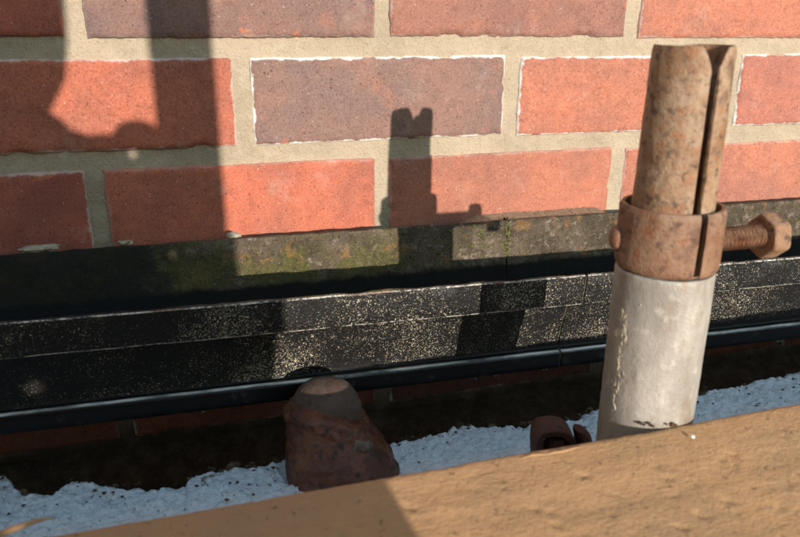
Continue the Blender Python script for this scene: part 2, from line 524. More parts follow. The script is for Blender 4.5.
def brick_mesh(k):
    nx, nz = 72, 24
    def coord(i, n, h):                     # rings crowd towards the arris
        if i == 0: return -h
        if i == n: return h
        e = [0.0006, 0.0018, 0.0036]
        if i <= 3: return -h + e[i - 1]
        if i >= n - 3: return h - e[n - i - 1]
        return -h + 0.006 + (2 * h - 0.012) * (i - 4) / (n - 8)
    V = []
    for i in range(nx + 1):
        for j in range(nz + 1):
            x, z = coord(i, nx, HX), coord(j, nz, HZ)
            e = min(HX - abs(x), HZ - abs(z))
            y = 0.0 if e > 0.003 else 0.0022 * (1 - e / 0.003) ** 2
            y += 0.00055 * fr(x * 45 + k * 9, z * 45, 2.2, 4) + 0.0003 * fr(x * 260, z * 260, k, 3)
            chip = fr(x * 38 + 5 * k, z * 38, 7.7, 5)
            if e < 0.006 and chip > 0.42:
                y += 0.0035 * min(1, (chip - 0.42) * 4) * (1 - e / 0.006)
            w = max(0, 1 - e / 0.012)
            x2 = x + w * (0.0008 * fr(z * 42 + k * 3, 1.7 if x > 0 else 9.1, k, 4) + 0.0007 * fr(z * 190, 3, k + (x > 0), 3)) * (1 if abs(x) > HX - 0.012 else 0)
            z2 = z + w * (0.0007 * fr(x * 30 + k * 5, 2.7 if z > 0 else 8.1, k, 4) + 0.0007 * fr(x * 190, 5, k + (z > 0), 3)) * (1 if abs(z) > HZ - 0.012 else 0)
            V.append((x2, y, z2))
    F = grid_faces(nx + 1, nz + 1)
    n1 = nz + 1
    ring = [i * n1 for i in range(nx + 1)] + [nx * n1 + j for j in range(1, n1)] + [i * n1 + nz for i in range(nx - 1, -1, -1)] + [j for j in range(nz - 1, 0, -1)]
    b = len(V)
    for r in ring:
        V.append((V[r][0], 0.06, V[r][2]))
    m = len(ring)
    for q in range(m):
        F.append((ring[q], ring[(q + 1) % m], b + (q + 1) % m, b + q))
    F.append(tuple(b + q for q in range(m)))
    me = bpy.data.meshes.new('brick')
    me.from_pydata(V, [], F)
    bm = bmesh.new(); bm.from_mesh(me); bmesh.ops.recalc_face_normals(bm, faces=bm.faces); bm.to_mesh(me); bm.free()
    me.polygons.foreach_set('use_smooth', [True] * len(me.polygons))
    me.set_sharp_from_angle(angle=math.radians(60))
    me.materials.append(BRICK)
    return me
BM = [brick_mesh(k) for k in range(6)]
RED = (0.36, 0.105, 0.070); ORG = (0.39, 0.150, 0.098); PUR = (0.225, 0.132, 0.108); BRN = (0.26, 0.125, 0.095); PNK = (0.41, 0.155, 0.110)
special = {(1, 0): (RED, .1), (1, 1): ((0.225, 0.13, 0.108), .15), (1, 2): (BRN, .15), (1, 3): (ORG, .25),
           (2, 0): ((0.40, 0.128, 0.08), .45), (2, 1): (PUR, 1.0), (2, 2): (ORG, .85), (2, 3): (PNK, .9),
           (3, 0): (RED, .35), (3, 1): ((0.40, 0.125, 0.078), .12), (3, 2): (ORG, .15), (3, 3): (ORG, .2)}
rb = random.Random(3)
for row in range(-4, 7):
    off = 0.0 if row % 2 == 0 else -0.1158
    zc = -(row - 2) * PZ - HZ
    for b in range(-4, 7):
        x0 = (b - 1) * PX + off
        if x0 < -1.25 or x0 + 2 * HX > 1.65:
            continue
        o = bpy.data.objects.new('brick', BM[(row * 5 + b * 7) % 6])
        COL.objects.link(o)
        o.parent = wall
        near = -1 < x0 < 1 and 0 < row < 4
        o.location = (x0 + HX + rb.uniform(-.0008, .0008), rb.uniform(-.0008, .0006), zc + rb.uniform(-.0008, .0008))
        o.rotation_euler = (rb.uniform(-.008, .008), rb.uniform(-.005, .005) + (math.pi if (row + b) % 3 == 0 else 0), rb.uniform(-.003, .003))
        t, e = special.get((row, b), (rb.choice([RED, RED, ORG, BRN, PUR, PNK]), rb.choice([.1, .2, .6, .9])))
        j = rb.uniform(.95, 1.05)
        o.color = (t[0] * j, t[1] * j, t[2] * j, e)

# ------------------------------------------------------------------ ledge under the gutter: dirt bed and white crust
EDGE = [(-0.60, .06), (-0.2666, 0.0624), (-0.2398, 0.0516), (-0.2305, 0.0458), (-0.2229, 0.0265), (-0.2131, 0.0163), (-0.192, 0.0088), (-0.183, 0.0137), (-0.1761, 0.0241), (-0.1606, 0.0197), (-0.1475, 0.0129), (-0.1343, 0.003), (-0.1173, -0.0018), (-0.1003, -0.005), (-0.0876, -0.0102), (-0.079, -0.0064), (-0.0701, 0.0037), (-0.0522, 0.0068), (-0.0298, 0.0055), (-0.0118, 0.0021), (0.0024, 0.0048), (0.0094, 0.008), (0.0265, 0.0085), (0.0703, 0.0087), (0.1169, 0.0066), (0.1355, 0.007), (0.1468, 0.0096), (0.1678, 0.0095), (0.1821, 0.0194), (0.2026, 0.0157), (0.2315, 0.0056), (0.252, 0.0018), (0.2637, 0.0027), (0.2764, 0.0053), (0.3136, -0.0009), (0.3374, 0.0097), (0.3511, 0.0125), (0.4123, 0.0113), (0.4697, 0.0071), (0.4861, 0.0146), (0.5167, 0.011), (0.5493, 0.017), (0.5849, 0.0175), (0.6274, 0.0244), (0.6733, 0.0255), (1.4, .024)]
LZ = -0.250                     # top of the ledge
GZ = -0.346                     # floor of the gully between ledge and wall
K = (LZ - 0.0281) / (-0.362 - 0.0281)
EDGE = [(-0.0532 + K * (x + 0.0532), -0.5925 + K * (y + 0.5925)) for x, y in EDGE]
def edge_y(x):
    for (a, ya), (b, yb) in zip(EDGE, EDGE[1:]):
        if a <= x <= b:
            y = ya + (yb - ya) * (x - a) / (b - a)
            break
    else:
        y = EDGE[0][1] if x < 0 else EDGE[-1][1]
    return y + 0.0026 * fr(x * 110, .3, 2.2, 5) + 0.0022 * fr(x * 330, 5.3, 2.2, 4)
# gully floor
xs = spacing(-0.9, 1.4, -0.30, 0.72, 0.004, 0.03)
ys = spacing(-0.17, 0.03, -0.17, 0.03, 0.004, 0.03)
V = []
for x in xs:
    for y in ys:
        dz = 0.020 * min(1.1, max(0, (y + 0.045) / 0.045)) * (1 + 0.16 * fr(x * 18, y * 30, 5, 5))
        V.append((x, y, GZ + max(0, dz) + 0.0022 * fr(x * 60, y * 60, 1, 5)))
tag(obj('gully_floor', V, grid_faces(len(xs), len(ys)), DIRT), kind='structure')
# ledge slab
V = []
for x in xs:
    e = edge_y(x) - 0.007
    V += [(x, -0.95, LZ - 0.004), (x, e, LZ - 0.004), (x, e - 0.002, LZ - 0.02), (x, e - 0.003, LZ - 0.10), (x, -0.95, LZ - 0.10)]
n = 5
F = grid_faces(len(xs), n, False, True) + [tuple(range(n)), tuple((len(xs) - 1) * n + k for k in range(n))]
tag(obj('ledge', V, F, DIRT), kind='structure')
# white crust over the ledge, ragged along its back edge
xs = spacing(-0.9, 1.4, -0.22, 0.52, 0.0014, 0.03)
ts = [-0.001, -0.0004] + [0.0016 * k for k in range(6)] + [0.0096 + 0.0016 * k for k in range(62)] + [0.12, 0.145, 0.17, 0.2, 0.25, 0.3, 0.4, 0.5, 0.6, 0.7, 0.8]
W = []
for x in xs:
    e = edge_y(x)
    for t in ts:
        y = e - t
        s_ = max(0, min(1, (t + 0.001) / 0.007)) ** 0.5
        fl = noise.voronoi(Vector((x * 75, y * 100, 0)))[0]
        h = 0.0020 * fr(x * 65, y * 65, 3, 5) + 0.0022 * min(1, fl[1] - fl[0]) + 0.0020 * fr(x * 190, y * 300, 8, 5)
        W.append((x, y, LZ - 0.0085 + s_ * (0.0085 + h)))
crust = obj('white_crust', W, grid_faces(len(xs), len(ts)), WHITE)
tag(crust, 'rough white flaky crust speckled with brown dirt covering the ledge under the gutter', 'crust', kind='stuff')
# lumps of old mortar and dirt along the ragged edge
rl = random.Random(11)
parts = []
for k in range(420):
    x = rl.uniform(-0.24, 0.52)
    if fr(x * 28, 3.3, 1.1, 3) < -0.02:
        continue
    r = rl.uniform(0.0006, 0.0024) * (1.8 if rl.random() < .12 else 1)
    parts.append(lump((x, edge_y(x) + rl.uniform(-0.001, 0.0045), LZ - 0.005 + rl.uniform(-.004, .003)), r, k * 3.1, (1.4, 1, 0.9), 0.5, 2 if r > .002 else 1))
for k in range(190):
    x = rl.uniform(-0.19, 0.5)
    if x > 0 and rl.random() < .45: continue
    y = edge_y(x) - 0.002 - 0.075 * rl.random() ** 1.6
    parts.append(lump((x, y, LZ + 0.0012), rl.uniform(0.0004, 0.0013), k * 2.7, (1.3, 1, 0.7), 0.5, 1))
V, F = join(parts)
tag(obj('mortar_rubble', V, F, mat_dirt('rubble', (0.08, 0.052, 0.030), (0.22, 0.145, 0.08))), 'brown crumbs of dirt and mortar along the ragged back edge of the white crust', 'rubble', kind='stuff')

# ------------------------------------------------------------------ gutter
gutter = empty('rain_gutter', (0, 0, 0))
tag(gutter, 'black painted moulded gutter with cream spatter and a mossy inside, along the brick wall', 'gutter')
SEAM = 0.2095
# section points (y, z, material of the face that starts here): 0 paint, 1 inside, 2 worn, 3 bead
def arc(cy, cz, r, a0, a1, n, mt):
    return [(cy + r * math.cos(math.radians(a0 + (a1 - a0) * k / n)), cz + r * math.sin(math.radians(a0 + (a1 - a0) * k / n)), mt) for k in range(n + 1)]
SEC = []
SEC += [(-0.0285, -0.2190, 0), (-0.0280, -0.1380, 1)]
SEC += [(-0.0286, -0.1356, 1), (-0.0300, -0.1350, 1), (-0.0322, -0.1354, 1), (-0.0330, -0.1375, 1)]
SEC += [(-0.0331, -0.1450, 1), (-0.0333, -0.1550, 1), (-0.0336, -0.1650, 1), (-0.034, -0.178, 1), (-0.038, -0.196, 1), (-0.050, -0.204, 1), (-0.08, -0.207, 1), (-0.112, -0.204, 1),
        (-0.126, -0.190, 1), (-0.137, -0.168, 1), (-0.155, -0.160, 1), (-0.1618, -0.152, 1), (-0.1622, -0.1425, 1)]
SEC += [(-0.1625, -0.1403, 1), (-0.1635, -0.1390, 1), (-0.1652, -0.1385, 1), (-0.1666, -0.1389, 2), (-0.1673, -0.1397, 0)]
SEC += [(-0.1668, -0.1470, 0), (-0.1661, -0.1540, 0), (-0.1655, -0.1609, 2), (-0.1651, -0.1616, 0), (-0.1640, -0.1622, 0), (-0.155, -0.1636, 0), (-0.1475, -0.1650, 0), (-0.1450, -0.1672, 0)]
SEC += [(-0.1432, -0.1740, 0), (-0.1408, -0.1830, 0), (-0.1383, -0.1920, 0), (-0.1362, -0.2000, 0), (-0.1350, -0.2055, 0), (-0.1349, -0.2078, 3), (-0.1354, -0.2086, 3)]
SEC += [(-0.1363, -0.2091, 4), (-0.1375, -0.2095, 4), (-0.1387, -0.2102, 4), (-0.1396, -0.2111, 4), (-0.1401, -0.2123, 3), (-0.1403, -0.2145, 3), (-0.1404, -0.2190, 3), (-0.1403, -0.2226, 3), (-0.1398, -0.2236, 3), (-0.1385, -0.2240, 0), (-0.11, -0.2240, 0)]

def gutter_length(xa, xb, seed):
    xs = [xa, xa + .0006, xa + 0.002]
    while xs[-1] < xb - 0.009:
        xs.append(xs[-1] + (0.004 if -0.3 < xs[-1] < 0.75 else 0.03))
    xs += [xb - 0.002, xb - 0.0006, xb]
    V, F, fm = [], [], []
    n = len(SEC)
    cy = sum(s[0] for s in SEC) / n; cz = sum(s[1] for s in SEC) / n
    for i, x in enumerate(xs):
        end = min(i, len(xs) - 1 - i)
        sh = [0.006, 0.002, 0][end] if end < 2 else 0
        for (y, z, mt) in SEC:
            f = (-0.033 - y) / 0.134
            z2 = z - (x - 0.13) * (0.003 + 0.0115 * max(0, f))
            am = 0.0011 if mt == 1 else (0.00045 if mt == 2 else 0.00022)
            y2 = y + am * fr(x * 60 + seed, y * 60, z * 90, 4) + 0.0008 * fr(x * 6 + seed, 2, 2, 2) * max(0, f)
            z2 += am * 0.8 * fr(x * 55, y * 60 + 9 + seed, z * 60, 4)
            y2 += (cy - y2) * sh; z2 += (cz - z2) * sh
            V.append((x, y2, z2))
    for i in range(len(xs) - 1):
        for j in range(n):
            F.append((i * n + j, (i + 1) * n + j, (i + 1) * n + (j + 1) % n, i * n + (j + 1) % n))
            fm.append(SEC[j][2])
    F.append(tuple(range(n))); fm.append(0)
    F.append(tuple((len(xs) - 1) * n + j for j in range(n))); fm.append(0)
    o = obj('gutter_length', V, F, [GUT, GIN, WORN, BEAD, GLINT], gutter, fm=fm)
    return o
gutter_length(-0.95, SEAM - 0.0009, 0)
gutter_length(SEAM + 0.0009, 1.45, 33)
# sealant squeezed out of the joint
pts = [s for s in SEC if True]
V, F = [], []
n = len(SEC)
cy = -0.1; cz = -0.18
XS = (SEAM - 0.0014, SEAM - 0.0005, SEAM + 0.0005, SEAM + 0.0014)
for xi, (x, k) in enumerate(zip(XS, (-0.0030, -0.0010, -0.0010, -0.0030))):
    for (y, z, mt) in SEC:
        f = (-0.033 - y) / 0.134
        z2 = z - (x - 0.13) * (0.003 + 0.0115 * max(0, f))
        d = Vector((y - cy, z2 - cz)); 
        inside = mt == 1 and y > -0.162
        d = (-d if inside else d).normalized()
        kk = k * (1 + 1.2 * fr(y * 90, z * 90, 3, 3))
        V.append((x + 0.0012 * fr(y * 70, z * 70, 11, 3), y + d.x * kk, z2 + d.y * kk))
F = grid_faces(4, n, False, True)
obj('joint_sealant', V, F, SEAL, gutter)

# moss cushions and grit clinging to the inside of the gutter back
rm = random.Random(5)
parts = []
for k in range(330):
    x = rm.uniform(-0.02, 0.26) if rm.random() < 0.8 else rm.uniform(0.26, 0.66)
    z = -0.137 - (x - .13) * .003 - rm.random() ** 0.7 * 0.034
    if fr(x * 30, z * 30, 4, 3) < -0.05 and rm.random() < 0.8:
        continue
    parts.append(lump((x, -0.0332, z), rm.uniform(0.0007, 0.0019), k * 1.7, (1.2, 0.7, 0.9), 0.5, 1))
V, F = join(parts)
for k in range(90):
    zz = -0.1365 - rm.random() * 0.034
    v_, f_ = lump((SEAM + rm.gauss(0, .0013) + 0.002 * fr(zz * 90, 1, 1, 2), -0.0335, zz), rm.uniform(.0006, .0014), k * 1.3, (1, .7, 1), .5, 1)
    b0 = len(V); V += v_; F += [tuple(i + b0 for i in q) for q in f_]
mo = obj('moss', V, F, mat_plain('moss', (0.085, 0.080, 0.026), 0.95, 0.7, 420), gutter)
tag(mo, kind='stuff')

# drops of melt water under the front edge
def under(x):
    return -0.2240 - (x - 0.13) * 0.0130
drop_at = [(-0.0560, 'right of the small brick joint at left'), (0.139, 'lower of the pair near the pole shadow'), (0.158, 'upper of the pair near the pole shadow'), (0.1985, 'next to the gutter joint'), (0.420, 'right of the scaffold tube')]
for x, wh in drop_at:
    V, F = sweep([(x, -0.1385, under(x) + d) for d in (0.0008, 0.0, -0.001, -0.002, -0.0028, -0.0032)], [.0013, .0016, .0019, .0018, .0012, .0003], [.0013, .0016, .0019, .0018, .0012, .0003], 14)
    tag(obj('water_drop', V, F, WATER), 'tiny water drop hanging from the gutter bottom, ' + wh, 'water drop', 'water drops under the gutter')

# crumbs resting on the back rim of the gutter
for (x, z, r, sq, wh) in ((-0.164, -0.1352, 0.0055, (2.2, .9, .6), 'flat mortar crumb on the gutter rim at the left edge of the wall'),
                          (-0.104, -0.1345, 0.0032, (1.6, .8, .55), 'small pale mortar crumb on the gutter rim beside the vertical mortar joint'),
                          (-0.022, -0.1358, 0.0042, (1.3, .9, .75), 'rounded sandy mortar crumb on the gutter rim at the shadow edge')):
    V, F = lump((x, -0.0215, z + r * .1), r, x * 90, sq, 0.5, 3)
    tag(obj('mortar_crumb', V, F, CRUMB), wh, 'mortar crumb', 'mortar crumbs on the gutter rim')
V = []
n_ = 110; m_ = 9
for i in range(n_ + 1):
    x = 0.178 + 0.150 * i / n_
    hgt = -0.0002 + 0.0011 * max(0, fr(x * 55, 2.2, 7, 4) + 0.25) * math.sin(math.pi * i / n_) ** 0.4
    for j in range(m_):
        t = j / (m_ - 1)
        y = -0.030 + 0.031 * t
        V.append((x, y, -0.1372 - (x - .13) * .003 - 0.006 * max(0, 1 - 3.2 * math.sin(math.pi * i / n_)) + hgt * (0.35 + 0.9 * t) + 0.0007 * fr(x * 420, y * 420, 3, 3)))
tag(obj('sandy_debris', V, grid_faces(n_ + 1, m_), SAND), 'sandy grit lodged between the brick wall and the gutter rim left of the scaffold tube', 'grit', kind='stuff')

# ------------------------------------------------------------------ scaffold tube
AX = Vector((0.173, -0.297, 0))
CAMDIR = Vector((-0.61, -0.792, 0)).normalized()
SIDE = Vector((0.792, -0.61, 0)).normalized()
def polar(a):           # a measured from the way to the camera towards the right of the picture
    return CAMDIR * math.cos(a) + SIDE * math.sin(a)

tube = empty('scaffold_tube', (AX.x, AX.y, LZ))
tag(tube, 'pale galvanised upright scaffold tube standing behind the wooden plank', 'scaffold tube')
def put(o, parent):     # parent keeping world placement
    o.parent = parent
    o.matrix_parent_inverse = Matrix.Translation(-parent.location)
    return o
prof = [(0.0202, LZ), (0.02415, LZ)] 
zt = -0.0880
for k in range(60):
    prof.append((0.02415, LZ + 0.002 + (zt - LZ - 0.004) * k / 59))
prof += [(0.0240, zt - 0.0008), (0.0235, zt), (0.0207, zt), (0.0202, zt - 0.001), (0.0202, -0.20)]
V = []
NS = 96
for (r, z) in prof:
    for k in range(NS):
        a = 2 * math.pi * k / NS
        rr = r + (0.00022 * fr(math.cos(a) * 3, math.sin(a) * 3, z * 60, 4) + 0.00012 * fr(math.cos(a) * 14, math.sin(a) * 14, z * 500, 3))
        V.append((AX.x + rr * math.cos(a), AX.y + rr * math.sin(a), z))
put(obj('tube_wall', V, grid_faces(len(prof), NS, False, True), GALV), tube)
rt = random.Random(9)
parts = []
for k in range(80):
    z = -0.109 - rt.random() * 0.056
    if k < 8: z = -0.118 + rt.uniform(-.004, .003)
    a = math.radians(-42 + rt.gauss(0, 3.5) + (z + 0.11) * 30)
    p = AX + polar(a) * 0.0240
    parts.append(lump((p.x, p.y, z), rt.uniform(.0005, .0014) * (1.5 if k < 8 else 1), k * 1.9, (.4, 1, 1.8), .6, 2))
for k in range(26):
    z = rt.uniform(-0.16, -0.093); a = math.radians(rt.uniform(-60, 60))
    p = AX + polar(a) * 0.0241
    parts.append(lump((p.x, p.y, z), rt.uniform(.0002, .0006), k * 2.9, (1, 1, 1), .5, 1))
V, F = join(parts)
mo = put(obj('mortar_splash', V, F, PALE), tube)
tag(mo, kind='stuff')
# rusty crumbs gathered where the tube meets the plank
parts = []
for k in range(9):
    a = math.radians(rt.uniform(-5, 50))
    p = AX + polar(a) * 0.0252
    parts.append(lump((p.x, p.y, -0.1642 + rt.uniform(-.001, .001)), rt.uniform(.0005, .0011), k * 2.1, (1.3, 1, .8), .5, 2))
V, F = join(parts)
tag(obj('rust_crumbs', V, F, mat_dirt('rusty_crumbs', (0.07, 0.04, 0.022), (0.20, 0.11, 0.06))), 'rusty brown crumbs where the scaffold tube meets the plank edge', 'rust crumbs', kind='stuff')

# ------------------------------------------------------------------ joint pin on top of the tube
pin = empty('joint_pin', (AX.x, AX.y, -0.12))
tag(pin, 'rusty slotted joint pin with collar and bolt, pushed into the top of the scaffold tube', 'joint pin')
SLIT = math.radians(35)
def shell(a0, a1, z0, z1, ri, ro_fn, mat, notch=0.0, na=56, nz=60, name='half_shell', rnd=0.0006, ctr=None, amp=0.0002):
    """a bent plate between two angles with real thickness; the corners at the slit may be cut back"""
    V = []
    def top(s):                 # s = arc length from nearest cut edge
        if not notch: return z1
        k = max(0.0, 1 - s / 0.0052)
        return z1 - notch * k ** 1.4 - 0.0009 * max(0, 1 - s / 0.012) 
    for i in range(na + 1):
        t = i / na
        t = t if not notch else (0.5 - 0.5 * math.cos(math.pi * t)) * 0.7 + t * 0.3
        a = a0 + (a1 - a0) * t
        s = min(a - a0, a1 - a) * 0.019
        zt_ = top(s)
        loop = []
        for j in range(nz + 1):
            z = z0 + (zt_ - z0) * j / nz
            loop.append((ro_fn(z) - (rnd if j in (0, nz) else 0), z))
        for j in range(nz, -1, -6):
            z = z0 + (zt_ - z0) * j / nz
            loop.append((ri + (rnd if j in (0, nz) else 0), z))
        for (r, z) in loop:
            er = -rnd * 0.8 if (i in (0, na) and r > ri + 0.001) else 0
            p = polar(a) * (r + er + amp * fr(math.cos(a) * 6, math.sin(a) * 6 + 3, z * 150, 4) + amp * fr(math.cos(a) * 2, math.sin(a) * 2, z * 40, 2))
            c = (ctr(z) if ctr else AX)
            V.append((c.x + p.x, c.y + p.y, z))
    nl = len(loop)
    F = grid_faces(na + 1, nl, False, True)
    F.append(tuple(range(nl))); F.append(tuple(na * nl + j for j in range(nl)))
    o = obj(name, V, F, mat)
    return put(o, pin)
rad = lambda z: 0.0193 - 0.0010 * max(0, (z + 0.06) / 0.078)
lean = lambda z: AX + Vector((0.0012, 0.0012, 0)) * max(0, (z + 0.06) / 0.078)
g = 0.0021 / 0.019
shell(SLIT + g, SLIT + math.pi - g, -0.118, 0.0185, 0.0165, rad, RUST, 0.009, ctr=lean)
shell(SLIT - math.pi + g, SLIT - g, -0.118, 0.0185, 0.0165, rad, RUST, 0.009, ctr=lean)
# collar: a split ring
gc = 0.0019 / 0.0245
shell(SLIT + math.radians(3) + gc, SLIT + math.radians(3) + 2 * math.pi - gc, -0.0868, -0.0556, 0.0214, lambda z: 0.0248 + 0.0002 * math.sin((z + .0868) / .0312 * math.pi), RUSTO, 0, 110, 16, 'collar', 0.0009)
# rivet on the left of the collar
zb = -0.0757
rdir = polar(math.radians(-72))
base = AX + rdir * 0.0238 + Vector((0, 0, zb + 0.0022))
pr = [(0.0, .0064), (0.0018, .0066), (0.0032, .0058), (0.0044, .0043), (0.0050, .0024), (0.0053, .0006)]
V, F = sweep([base + rdir * d for d, r in pr], [r for d, r in pr], [r for d, r in pr], 28, 0.0003, 200)
put(obj('rivet', V, F, RUSTO), pin)
# bolt out of the right of the collar
bx0, bx1 = AX.x + 0.021, 0.2335
path, rr = [], []
NSEG, per = 28, 0.0023
nst = int((bx1 - bx0) / (per / 7))
V = []
for i in range(nst + 1):
    x = bx0 + (bx1 - bx0) * i / nst
    for k in range(NSEG):
        a = 2 * math.pi * k / NSEG
        ph = (x / per - k / NSEG) % 1.0
        r = 0.0064 - 0.0023 * abs(2 * ph - 1) + 0.00012 * fr(x * 400, math.cos(a) * 3, math.sin(a) * 3, 3)
        V.append((x, AX.y + r * math.cos(a), zb - 0.0005 + r * math.sin(a)))
F = grid_faces(nst + 1, NSEG, False, True)
bolt = put(obj('bolt', V, F, RUSTO), pin)
# hexagonal head, corners knocked round
hp = [(0.2288, 0.004), (0.2286, 0.0098), (0.2288, 0.0108), (0.2296, 0.0114), (0.2310, 0.0116), (0.2340, 0.0116), (0.2370, 0.0115), (0.2384, 0.0111), (0.2394, 0.0101), (0.2399, 0.0086), (0.2402, 0.003)]
V = []
for x, r in hp:
    for k in range(48):
        a = 2 * math.pi * k / 48 + 0.35
        s = (a - 0.35) % (math.pi / 3) - math.pi / 6
        hexr = 0.93 / math.cos(s)
        q = min(hexr, 1.03) if r > 0.0095 else 1.0
        rr_ = r * q + 0.00025 * fr(x * 300, math.cos(a) * 3, math.sin(a) * 3, 3)
        V.append((x, AX.y + rr_ * math.cos(a), zb - 0.0008 + rr_ * math.sin(a)))
F = grid_faces(len(hp), 48, False, True)
F += [tuple(range(48)), tuple((len(hp) - 1) * 48 + k for k in range(48))]
obj('bolt_head', V, F, RUST, bolt)

# ------------------------------------------------------------------ planks
def plank(xa, xb, yb, yf, zb_, zf, th, fine, seed, dents=()):
    """yb, zb_: back edge (towards wall); yf, zf: front edge"""
    st = 0.0017 if fine else 0.02
    xs = spacing(xa, xb, -0.30, 0.42, st, 0.03)
    w = yb - yf
    ts = [0, .0008, .002, .004, .007, .011]
    k = 0.015
    while k < w - 0.012:
        ts.append(k); k += (0.0017 if k < 0.14 else 0.006) if fine else 0.02
    ts += [w - .006, w - .002, w]
    V = []
    nl = None
    for x in xs:
        loop = []
        near = [q for q in dents if abs(q[0] - x) < 0.012]
        e = 0.0009 * fr(x * 25 + seed, .5, .5, 5) + 0.0006 * fr(x * 120 + seed, 2.5, .5, 3)
        for t in ts:
            d = min(t, w - t)
            z = zb_ + (zf - zb_) * t / w + 0.0125 * (x - 0.16)
            drop = 0.0009 * max(0, 1 - d / 0.003) ** 2
            y = yb - t
            h = 0.0005 * fr(x * 9, y * 60 + seed, 1, 4) + 0.00025 * fr(x * 90, y * 90, seed, 4)
            for (dx, dy, ang, ln, wd, dp) in near:
                ux, uy = x - dx, y - dy
                if abs(uy) < 0.012:
                    a_ = ux * math.cos(ang) + uy * math.sin(ang); b_ = -ux * math.sin(ang) + uy * math.cos(ang)
                    h -= dp * math.exp(-(a_ / ln) ** 2 - (b_ / wd) ** 2)
            e = min(e, 0.0)
            loop.append((x, y + e * max(0, 1 - t / 0.01), z - drop + h))
        q = 0.0125 * (x - 0.16) - th
        loop.append((x, yf + e, zf + q + .003)); loop.append((x, yf + .004, zf + q))
        loop.append((x, yb - .004, zb_ + q)); loop.append((x, yb + e, zb_ + q + .003))
        nl = len(loop)
        V += loop
    F = grid_faces(len(xs), nl, False, True)
    F.append(tuple(range(nl))); F.append(tuple((len(xs) - 1) * nl + j for j in range(nl)))
    return V, F
rd = random.Random(21)
dents = []
for k in range(330):
    dents.append((rd.uniform(-.22, .36), rd.uniform(-.50, -.330), rd.choice([-.6, -.5, -.7, 0.0, 0.4]) + rd.uniform(-.3, .3), rd.uniform(.0009, .0030), rd.uniform(.0008, .0012), rd.uniform(.0005, .0017)))
TILT = 0.16
front = empty('scaffold_plank', (0, -0.33, -0.2))
tag(front, 'dented brown wooden scaffold plank in the foreground, in front of the tube', 'plank')
V, F = plank(-0.95, 1.3, -0.3213, -0.5463, -0.1650, -0.1650 - 0.225 * TILT, 0.038, True, 0, dents)
put(obj('board', V, F, WOOD), front)
# splinter lifting off the back edge at the left
V, F = sweep([(-0.158, -0.329, -0.1685), (-0.1435, -0.3295, -0.1615), (-0.130, -0.330, -0.1568), (-0.120, -0.330, -0.1545), (-0.113, -0.3305, -0.1538)],
             [.0036, .0030, .0021, .0012, .0003], [.0018, .0015, .0011, .0007, .0003], 10, 0.0004, 200)
put(obj('splinter', V, F, WOOD), front)
# torn fibres along the edge beside the tube
for (x0, y0, x1, y1, h, wd) in ((0.086, -.3250, 0.118, -.3252, -.0010, .0009),):
    n = 12
    pth = []
    for i in range(n):
        t = i / (n - 1)
        y = y0 + (y1 - y0) * t
        pth.append((x0 + (x1 - x0) * t, y, -0.1640 + (y + .3226) * TILT + 0.0125 * (x0 + (x1 - x0) * t - .16) + h + 0.0006 * fr(t * 5, x0 * 50, 2, 3)))
    w = [max(.0002, wd * math.sin(math.pi * min(1, max(0, .06 + .88 * i / (n - 1)))) ** .6) for i in range(n)]
    V, F = sweep(pth, w, [q * .6 for q in w], 8, 0.0003, 300)
    put(obj('splinter', V, F, WOOD), front)
V, F = lump((0.1745, -0.3330, -0.1650), 0.0011, 3.3, (1, 1, .7), .3, 2)
tag(obj('white_chip', V, F, mat_plain('white_chip', (0.8, 0.8, 0.78), .7, .1, 300)), 'tiny white chip on the plank in front of the scaffold tube', 'chip')

# ------------------------------------------------------------------ rusty fitting between plank and gutter
fit = empty('rusty_pipe_fitting', (0.017, -0.2, LZ))
tag(fit, 'red rusty pipe fitting with a domed top, rising from behind the plank below the gutter', 'pipe fitting')
cx, cy_ = 0.0205, -0.173
DZF = -0.0112
pz = [(-0.36, .0222), (-0.30, .0222), (-0.25, .0222), (-0.225, .0222), (-0.210, .0222)]
for k in range(1, 16):
    t = k / 15.3
    pz.append((-0.2055 + 0.0240 * t, 0.0222 * (1 - t ** 2.3) ** 0.5))
V, F = sweep([(cx, cy_, z + DZF) for z, r in pz], [r * 1.06 for z, r in pz], [r * 1.06 for z, r in pz], 56, 0.0007, 70, uv=(Vector((1, 0, 0)), Vector((0, 1, 0))))
put(obj('domed_stub', V, F, RUSTB), fit)
